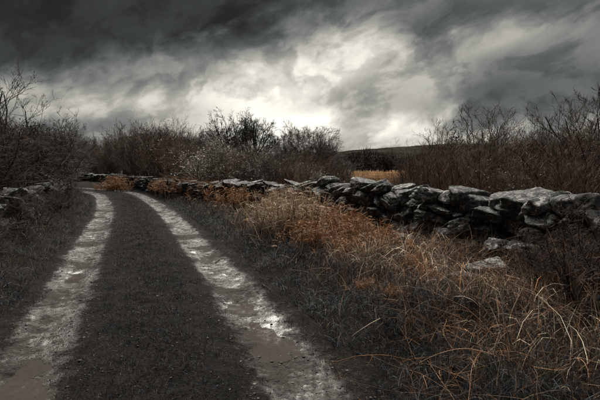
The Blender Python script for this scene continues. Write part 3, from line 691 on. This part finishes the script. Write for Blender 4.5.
# ------------------------------------------------------------------ grasses
def blades(name, xy, hgt, wid, colors, lean, curl, seed, label, cat, z=None, K=4, mat=None, lay=None):
    rng = np.random.default_rng(seed); n = len(xy); z = ground_h(xy) if z is None else z
    base = np.c_[xy, z-.012]; a = rng.uniform(0, 2*math.pi, n) if lay is None else lay
    d0_ = np.abs(rng.normal(0, lean, n)); h2 = np.stack([np.cos(a), np.sin(a), np.zeros(n)], 1)
    P = np.empty((n, K, 3)); P[:, 0] = base; th = d0_.copy(); dth = np.abs(rng.normal(curl, curl*.5, n))/(K-1); st = hgt/(K-1)
    tw = rng.normal(0, .25, (n, 2))
    for i in range(1, K):
        P[:, i] = P[:, i-1]+st[:, None]*(np.sin(th)[:, None]*h2+np.cos(th)[:, None]*np.array([0, 0, 1.0])); P[:, i, :2] += tw*st[:, None]*.3*i/K; th = th+dth
    b_ = rng.uniform(0, 2*math.pi, n); side = np.stack([np.cos(b_), np.sin(b_), rng.normal(0, .2, n)], 1)
    ww = wid[:, None]*np.linspace(1, .12, K)[None]
    V_ = np.stack([P-side[:, None]*ww[..., None]*.5, P+side[:, None]*ww[..., None]*.5], 2).reshape(-1, 3)
    i = np.arange(n*K*2).reshape(n, K, 2); F_ = np.stack([i[:, :-1, 0], i[:, :-1, 1], i[:, 1:, 1], i[:, 1:, 0]], -1).reshape(-1, 4)
    c_ = np.repeat(colors, K*2, axis=0)
    return link(name, mesh_np(name, V_, F_, mat or M['blade'], cols=c_), label=label, cat=cat, kind='stuff')
def palette(n, cols, wts, rng, var=.3):
    c_ = np.array(cols)[rng.choice(len(cols), n, p=np.array(wts)/sum(wts))]; return c_*np.exp(rng.normal(0, var, (n, 1)))
def s_sample(n, s0, s1, rng, k=2.5):          # nearer ground gets more blades
    u = rng.random(n); a, b_ = math.log(s0+k-S_CAM), math.log(s1+k-S_CAM); return np.exp(a+(b_-a)*u)-k+S_CAM
S_CAM = float(ROAD.su([(0, 0)])[0][0])
DK = [(.011, .014, .016), (.030, .038, .045), (.12, .135, .145), (.060, .040, .024)]
DRY = [(.38, .28, .19), (.62, .54, .42), (.29, .135, .06), (.15, .07, .034), (.045, .05, .054)]
def clump_xy(n, s0, s1, u0, u1, rng, per=14, rad=.05, side=1, k=2.5):
    m_ = n//per; s = s_sample(m_, s0, s1, rng, k); u = rng.uniform(u0, u1, m_); c_ = ROAD.at(s, u*side)
    q = np.repeat(c_, per, 0)+rng.normal(0, rad, (m_*per, 2)); cv = np.repeat(rng.normal(0, 1, m_), per); return q, cv
rg = np.random.default_rng(40)
s0 = S_CAM+.9
# dark verge grass, right and left
for side, nm, lab, sd in ((1, 'verge_grass', 'dark blue-green verge grass along the right edge of the track', 1), (-1, 'verge_grass', 'dark grass along the left edge of the track', 2)):
    n = 64000 if side > 0 else 34000
    q, cv = clump_xy(n, s0, s0+26, HW-.24, HW+1.3 if side > 0 else HW+.95, rg, 14, .05, side)
    S_, U_ = ROAD.su(q); a = np.abs(U_)-HW; ok = a > (fbm(q[:, 0]*2.5, q[:, 1]*2.5, 9.0, 3)-.62)*.9+rg.normal(0, .04, len(q)); q, cv, a = q[ok], cv[ok], a[ok]
    n = len(q); d_ = np.hypot(q[:, 0], q[:, 1])
    hgt = rg.uniform(.04, .11, n)*(1+.9*smooth(a/.9))*np.exp(cv*.42); wid = rg.uniform(.0022, .0042, n)*(1+d_*.10)
    blades(nm, q, hgt, wid, palette(n, DK, [6, 4, 1.0, 2.2], rg, .45), .6, 1.2, sd, lab, 'grass')
    n = 9000 if side > 0 else 5000
    q, cv = clump_xy(n, s0, s0+16, HW+.02, HW+1.15, rg, 22, .028, side); n = len(q); d_ = np.hypot(q[:, 0], q[:, 1])
    blades('grass_tufts', q, rg.uniform(.07, .20, n)*np.exp(cv*.3), rg.uniform(.0025, .0048, n)*(1+d_*.06), palette(n, [(.03, .038, .044), (.10, .12, .13), (.26, .26, .25), (.10, .07, .045)], [5, 3, 1, 2], rg, .3), .55, 1.5, sd+20,
           ('taller grey-green tufts in the verge right of the track' if side > 0 else 'taller grey-green tufts in the verge left of the track'), 'grass', K=5)
# dry grass on the bank between verge and wall
n = 70000; q, cv = clump_xy(n, s0+.1, s0+17, HW+.6, HW+3.1, rg, 26, .06, 1, 3.0)
n = len(q); d_ = np.hypot(q[:, 0], q[:, 1]); Sw, Uw = WALL_R.su(q); S_, U_ = ROAD.su(q)
ok = (Uw < -.18) & (rg.random(n) < smooth((U_-HW-.60)/.6)*np.where(S_ < s0+2.2, .45, 1.0)*(.12+.88*smooth((fbm(q[:, 0]*2.3, q[:, 1]*2.3, 12.0, 3)-.40)/.16))+.03); q, cv, d_ = q[ok], cv[ok], d_[ok]; n = len(q)
Sw, Uw = WALL_R.su(q); ok = ~((Sw < 9.0) & (Uw > -.95) & (rg.random(n) < .86)); q, cv, d_ = q[ok], cv[ok], d_[ok]; n = len(q)
hgt = rg.uniform(.12, .36, n)*np.exp(cv*.25); wid = rg.uniform(.0026, .0058, n)*(1+d_*.05)
cw = palette(n, DRY, [3.0, 2.6, 1.7, 1.6, 2.4], rg, .35)*np.exp(.40*np.clip(cv, -1.5, 1.5))[:, None]
blades('dry_grass', q, hgt, wid, cw, .55, 2.5, 3, 'tangled straw and rust-coloured dry grass on the bank below the right wall', 'grass', K=5)
n = 16000; q, cv = clump_xy(n, s0-.1, s0+14, HW+.35, HW+3.0, rg, 10, .10, 1, 3.0); Sw, Uw = WALL_R.su(q); ok = Uw < -.15; q = q[ok]; n = len(q); d_ = np.hypot(q[:, 0], q[:, 1])
blades('grass_litter', q, rg.uniform(.10, .30, n), rg.uniform(.003, .007, n)*(1+d_*.03), palette(n, [(.06, .04, .026), (.16, .10, .06), (.30, .22, .15), (.02, .02, .02)], [4, 3, 1.2, 3], rg, .3), 1.25, .45, 13, 'flattened brown dead grass matted over the right bank', 'grass', z=ground_h(q)+rg.uniform(.02, .11, n), K=4)
# dark undergrowth at the near right
n = 26000; q, cv = clump_xy(n, s0-.2, s0+3.2, HW+.5, HW+3.0, rg, 16, .07, 1); n = len(q); Sw, Uw = WALL_R.su(q); ok = Uw < -.12; q, cv = q[ok], cv[ok]; n = len(q)
blades('rank_grass', q, rg.uniform(.08, .24, n), rg.uniform(.002, .004, n), palette(n, [(.012, .015, .016), (.030, .034, .034), (.14, .065, .03), (.20, .16, .11)], [5, 3, 3, .8], rg, .35), .5, 1.3, 4, 'dark rank grass under the brambles at the near right', 'grass')
# left bank grass
n = 30000; q, cv = clump_xy(n, s0, s0+22, HW+.3, HW+2.0, rg, 20, .07, -1); n = len(q); d_ = np.hypot(q[:, 0], q[:, 1])
blades('bank_grass', q, rg.uniform(.10, .30, n)*np.exp(cv*.15), rg.uniform(.0025, .0045, n)*(1+d_*.05), palette(n, [(.020, .020, .018), (.05, .042, .034), (.10, .05, .026), (.17, .125, .085)], [4, 3, 2, 1], rg, .3), .45, 1.6, 5, 'brown shaggy grass on the bank below the left wall', 'grass', K=5)
# short moss and grass down the middle of the track
n = 110000; s = s_sample(n, s0-.1, s0+24, rg); u = rg.normal(0, .30, n); u = np.where(np.abs(u) > .75, rg.uniform(-.5, .5, n), u); q = ROAD.at(s, u); S_ = s
ok = rg.random(n) < .35+.65*(fbm(q[:, 0]*5, q[:, 1]*5, 1, 3) > .48); q, u, s = q[ok], u[ok], s[ok]; n = len(q); d_ = np.hypot(q[:, 0], q[:, 1])
blades('track_grass', q, rg.uniform(.008, .040, n), rg.uniform(.0022, .0050, n)*(1+d_*.10), palette(n, [(.006, .0075, .009), (.017, .021, .026), (.048, .031, .019), (.13, .125, .12)], [6, 4, 3.2, .5], rg, .4), .6, .9, 6, 'short dark grass and moss along the middle of the track', 'grass', z=road_h(s, u, q), K=3)
n = 20000; m_ = n//16; s = s_sample(m_, s0-.1, s0+18, rg); u = rg.normal(0, .27, m_); ok = np.abs(u) < .6; q = np.repeat(ROAD.at(s[ok], u[ok]), 16, 0); q = q+rg.normal(0, .022, q.shape); n = len(q); S_, U_ = ROAD.su(q); d_ = np.hypot(q[:, 0], q[:, 1])
blades('track_tufts', q, rg.uniform(.025, .085, n), rg.uniform(.0022, .0042, n)*(1+d_*.08), palette(n, [(.018, .022, .025), (.05, .058, .065), (.08, .048, .027)], [4, 2, 2], rg, .35), .6, 1.2, 16, 'small dark grass tufts dotted down the middle of the track', 'grass', z=road_h(S_, U_, q), K=4)
# thin debris of stems fringing the road edges
n = 9000; s = s_sample(n, s0, s0+20, rg); u = (HW-.25+np.abs(rg.normal(0, .16, n)))*np.where(rg.random(n) < .5, 1, -1); q = ROAD.at(s, u)
blades('road_litter', q, rg.uniform(.02, .07, n), rg.uniform(.002, .004, n), palette(n, [(.05, .036, .025), (.10, .07, .045), (.02, .02, .02)], [3, 1, 3], rg), 1.2, .5, 7, 'scattered dead stems along the edges of the track', 'leaf litter', z=road_h(s, u, q)+.02, K=3)
# rough growth at the foot of the thicket behind the right wall
n = 16000; t = RNG.uniform(1, 24, n); q = WALL_R.at(t, RNG.uniform(.35, 3.0, n)); d_ = np.hypot(q[:, 0], q[:, 1])
blades('thicket_grass', q, rg.uniform(.3, .8, n), rg.uniform(.003, .006, n)*(1+d_*.03), palette(n, [(.10, .055, .032), (.18, .115, .07), (.05, .032, .022)], [3, 1.2, 3], rg), .18, .5, 8, 'tall brown dead grass at the foot of the thicket behind the right wall', 'grass', K=4)
# field tufts
n = 16000; Y = 24+RNG.random(n)**1.6*52; q = np.c_[P_at(RNG.uniform(325, 430, n), Y), Y]
blades('field_grass', q, rg.uniform(.2, .45, n), rg.uniform(.008, .018, n), palette(n, [(.30, .19, .105), (.18, .095, .045), (.10, .055, .03)], [3, 2, 1], rg), .3, .7, 9, 'golden rough grass in the field beyond the wall', 'grass', K=3)

# ------------------------------------------------------------------ dead bracken clumps
def bracken(seed, n, H, leafy, cols, wts):
    rng = np.random.default_rng(seed); P0 = np.c_[rng.normal(0, .13, (n, 2)), np.full(n, -.03)]; D = nrm(np.c_[rng.normal(0, .22, (n, 2)), np.ones(n)]); Ln = H*rng.uniform(.55, 1.1, n)
    P = grow(P0, D, Ln, 6, .10, -.03, rng); VT, FT = tubes(P, np.full(n, .0050), np.full(n, .0024), 3); cT = np.repeat(palette(n, cols, wts, rng), 18, axis=0)
    p, d, L2, t, idx = children(P, Ln, leafy, .35, .98, 1.0, .30, rng, upb=-.25); P2 = grow(p, d, L2, 5, .22, -.16, rng); m_ = len(P2)
    sd = nrm(np.cross(P2[:, -1]-P2[:, 0], rng.normal(0, 1, (m_, 3)))); ww = (rng.uniform(.002, .006, m_))[:, None]*np.array([.5, 1, .9, .7, .15])[None]
    VL = np.stack([P2-sd[:, None]*ww[..., None], P2+sd[:, None]*ww[..., None]], 2).reshape(-1, 3)
    i = np.arange(m_*10).reshape(m_, 5, 2); FL = np.stack([i[:, :-1, 0], i[:, :-1, 1], i[:, 1:, 1], i[:, 1:, 0]], -1).reshape(-1, 4); cL = np.repeat(palette(m_, cols, wts, rng), 10, axis=0)
    return mesh_np('stalks', VT, FT, M['fern'], True, cT), mesh_np('fronds', VL, FL, M['fern'], False, cL)
TAN = [(.42, .32, .23), (.60, .50, .39), (.25, .145, .085)]
ORG = [(.25, .125, .06), (.17, .075, .034), (.42, .29, .18)]
BR = [bracken(500+i, 60, .60, 4, TAN, [3, 2, 2]) for i in range(3)]+[bracken(510+i, 32, .42, 22, ORG, [3, 3, 1.5]) for i in range(3)]
def put_br(kind, px, py, s_, lab, grp, i):
    q = G(px, py, .15); a, b_ = BR[kind*3+i % 3]
    r = link('dead_bracken', None, label=lab, cat='bracken', group=grp, loc=(q[0], q[1], gz(*q)), rot=(0, 0, i*1.3), scale=(s_, s_, s_)); link('stalks', a, r); link('fronds', b_, r)
B1 = [(268, 232, 1.05), (280, 236, 1.05), (292, 237, 1.1), (304, 236, 1.05), (287, 228, 1.1), (300, 228, 1.1), (316, 234, 1.0), (274, 224, 1.0)]
for i, (px, py, s_) in enumerate(B1):
    put_br(0, px, py, s_*1.18, rank(B1, i)+' clump from the left in the stand of upright tan bracken before the wall', 'tan bracken stand before the wall', i)
B2 = [(308, 250, .9), (330, 240, 1.0), (345, 244, .95), (358, 250, .8), (322, 252, .75), (372, 258, .6), (346, 262, .55), (390, 262, .6)]
for i, (px, py, s_) in enumerate(B2):
    put_br(1, px, py, s_*1.25, rank(B2, i)+' rust-orange bracken clump from the left before the middle of the wall', 'orange bracken before the middle of the wall', i)
B3 = [(240, 212, 1.2), (230, 208, 1.3), (220, 205, 1.3), (210, 202, 1.4), (200, 200, 1.4), (190, 197, 1.5), (180, 195.5, 1.5), (172, 194, 1.5), (160, 192.5, 1.4), (117, 188.5, 2.0), (112, 188.3, 2.0)]
for i, (px, py, s_) in enumerate(B3):
    put_br(1, px, py, s_*1.25, rank(B3, i)+' orange bracken clump from the left along the foot of the far wall', 'orange bracken along the far wall', i)
B4 = [(430, 290, .5), (455, 300, .4), (415, 278, .55), (365, 290, .4), (395, 305, .35)]
for i, (px, py, s_) in enumerate(B4):
    put_br(1, px, py, s_, rank(B4, i)+' low rusty bracken clump from the left in the dry grass of the near bank', 'low bracken on the near bank', i)

# ------------------------------------------------------------------ brambles at the near right, bleached stalks, twigs
def bramble(seed, n, reach, h):
    rng = np.random.default_rng(seed); a = rng.uniform(0, 2*math.pi, n); P0 = np.c_[rng.normal(0, .05, (n, 2)), np.full(n, 0.0)]
    D = nrm(np.c_[np.cos(a), np.sin(a), rng.uniform(.1, .8, n)*h]); K = 12; Ln = reach*rng.uniform(.6, 1.15, n); P = np.empty((n, K, 3)); P[:, 0] = P0; d = D.copy()
    for i in range(1, K):
        P[:, i] = P[:, i-1]+d*(Ln/(K-1))[:, None]; P[:, i, 2] = np.maximum(P[:, i, 2], .03); d = nrm(d+rng.normal(0, .06, (n, 3))+np.array([0, 0, -.08]))
    V1 = tubes(P, np.full(n, .0024), np.full(n, .0011), 4); p, dd_, L2, t, idx = children(P, Ln, 5, .2, .95, .9, .22, rng); P2 = grow(p, dd_, L2, 5, .2, -.03, rng)
    return mesh_np('stems', *V1, M['bramble'], True), mesh_np('side_shoots', *tubes(P2, np.full(len(P2), .0018), np.full(len(P2), .0009), 3), M['bramble'], True)
BM = [bramble(600+i, 13, .80, 1.0) for i in range(4)]
BL = ['bramble with thin orange stems arching over the grass, nearest the track', 'rusty bramble sprawl in the middle of the near bank', 'bramble of long orange canes lying towards the lower right', 'thin brown bramble at the foot of the fallen pale stones',
      'dark rusty bramble at the right edge of the picture', 'bramble at the bottom edge right of the track', 'bramble spread below the nearest big boulders', 'low bramble between the dry grass and the dark bank', 'bramble with red-brown shoots beside the bleached stalks']
for i, (px, py, s_) in enumerate([(408, 335, .8), (470, 335, 1.0), (520, 350, 1.05), (500, 300, .8), (575, 330, 1.0), (470, 380, .9), (545, 305, .8), (440, 318, .7), (462, 318, .7)]):
    q = G(px, py, .2); a, b_ = BM[i % 4]; r = link('bramble', None, label=BL[i], cat='bramble', group='brambles on the near bank', loc=(q[0], q[1], gz(*q)), rot=(0, 0, i*2.1), scale=(s_, s_, s_)); link('stems', a, r); link('side_shoots', b_, r, kind='stuff')
for i, (px, py, s_) in enumerate([(592, 318, .30), (570, 296, .24), (598, 285, .28), (548, 300, .20)]):
    q = G(px, py, .2); place('lft%d' % (i % 3), 'low_bush', ['low dark tangled bush at the right edge of the picture', 'small dark bush below the big boulders', 'dark bush against the nearest end of the right wall', 'smallest dark bush before the fallen boulders'][i], 'bush', q[0], q[1], (s_*1.1, s_*1.1, s_), i*1.7, 'low dark bushes at the near right')
for i, (px, py, s_) in enumerate([(438, 250, .9), (470, 262, .9), (520, 282, .9), (555, 300, 1.0), (410, 240, .8)]):
    q = G(px, py, .25); a, b_ = BM[(i+1) % 4]; r = link('bramble', None, label=ordn(i)+' bramble from the far end scrambling at the foot of the near wall' if i else 'bramble scrambling at the wall foot beside the orange bracken', cat='bramble', group='brambles at the foot of the near wall', loc=(q[0], q[1], gz(*q)), rot=(0, 0, i*1.1), scale=(s_, s_, s_*1.3)); link('stems', a, r); link('side_shoots', b_, r, kind='stuff')
def stalk_at(p_bot, p_top, zb, name, lab, cat, r0, mat, z_top=None, seed=0, grp=None):
    """a thin stem rising from the ground at one pixel to the height its top has at the same depth"""
    b0 = G(*p_bot, zb); d = ray(*p_top); kk = b0[1]/d[1]; top = np.array([d[0]*kk, b0[1], CAM_H+d[2]*kk]); bot = np.array([b0[0], b0[1], gz(*b0)-.02])
    rng = np.random.default_rng(seed); P = np.linspace(bot, top, 8); P[1:-1] += rng.normal(0, .008, (6, 3)); P -= bot
    link(name, mesh_np(name, *tubes(P[None], np.array([r0]), np.array([r0*.45]), 5), mat, True), label=lab, cat=cat, group=grp, loc=bot)
stalk_at((459, 331), (452, 277), .2, 'bleached_stalk', 'upright bleached bare stalk in the dry grass, the right of the pair', 'stalk', .0042, M['straw'], seed=1, grp='bleached stalks on the bank')
stalk_at((452, 331), (429, 283), .2, 'bleached_stalk', 'leaning bleached bare stalk in the dry grass, the left of the pair', 'stalk', .0036, M['straw'], seed=2, grp='bleached stalks on the bank')
stalk_at((574, 275), (579, 214), .25, 'bleached_stalk', 'pale thin stalk standing before the large boulder at the right', 'stalk', .0045, M['straw'], seed=3, grp='bleached stalks on the bank')
def lying(px0, px1, r, name, lab):
    a, b_ = G(*px0), G(*px1); s_, u_ = ROAD.su([a, b_]); q = np.array([a, b_]); z = road_h(s_, u_, q)+r+.006; P = np.c_[np.linspace(q[0], q[1], 7), np.linspace(z[0], z[1], 7)]
    P[1:-1] += np.random.default_rng(int(px0[0])).normal(0, .006, (5, 3)); o = P[0].copy(); P -= o; link(name, mesh_np(name, *tubes(P[None], np.array([r]), np.array([r*.5]), 5), M['dark'], True), label=lab, cat='twig', loc=o)
lying((215, 260), (233, 251), .007, 'fallen_twig', 'dark twig lying across the right wheel rut')
lying((262, 286), (270, 291), .008, 'fallen_twig', 'short dark twig at the grassy edge right of the puddle')
DW = [(540, 282, .28), (556, 286, .32), (570, 284, .34), (584, 288, .36), (597, 286, .38), (563, 296, .25), (590, 300, .3)]
for i, (px, py, h) in enumerate(DW):   # dark dock-like spikes at the right
    q = G(px, py, .25); rng = np.random.default_rng(700+i); n = 12; P = grow(np.c_[rng.normal(0, .04, (n, 2)), np.full(n, -.02)], nrm(np.c_[rng.normal(0, .13, (n, 2)), np.ones(n)]), h*rng.uniform(.6, 1.1, n), 5, .06, .03, rng)
    r = link('dead_dock_plant', None, label=rank(DW, i)+' dark seed-spiked weed from the left below the big boulders', cat='weed', group='dark weeds below the big boulders', loc=(q[0], q[1], gz(*q)))
    link('stems', mesh_np('stems', *tubes(P, np.full(n, .004), np.full(n, .002), 4), M['brown'], True), r)
    P2 = P[:, 2:].copy(); link('seed_spikes', mesh_np('seed_spikes', *tubes(P2, np.full(n, .009), np.full(n, .004), 5), M['dark'], True), r)

# ------------------------------------------------------------------ gravel in the ruts
bm = bmesh.new(); bmesh.ops.create_icosphere(bm, subdivisions=1, radius=1); D1 = np.array([v.co[:] for v in bm.verts]); bmF = np.array([[v.index for v in f.verts] for f in bm.faces]); bm.free()
n = 9000; rng = np.random.default_rng(90); s = s_sample(n, s0-.1, s0+14, rng); u = np.where(rng.random(n) < .93, RUT*np.sign(rng.normal(0, 1, n))+rng.normal(0, .26, n), rng.uniform(-1.1, 1.1, n)); u = np.where(np.abs(u) > 1.2, rng.uniform(-1.1, 1.1, n), u)
q = ROAD.at(s, u); z = road_h(s, u, q); r = np.exp(rng.normal(math.log(.0042), .5, n)); r = np.minimum(r, .014)
V_ = (np.c_[q, z-r*.05][:, None]+D1[None]*(r[:, None]*np.c_[rng.uniform(.7, 1.4, n), rng.uniform(.7, 1.4, n), rng.uniform(.4, .8, n)])[:, None]*rng.uniform(.5, 1.35, (n, len(D1), 1))).reshape(-1, 3)
F_ = (bmF[None]+(np.arange(n)*len(D1))[:, None, None]).reshape(-1, 3); cg = np.repeat(palette(n, [(.03, .028, .026), (.075, .070, .064), (.16, .155, .145)], [5, 3, .3], rng), len(D1), axis=0)
link('gravel', mesh_np('gravel', V_, F_, m_blade('gravel_stone', 0.0, .7, .2), False, cg), label='loose gravel scattered in the muddy wheel ruts', cat='gravel', kind='stuff')
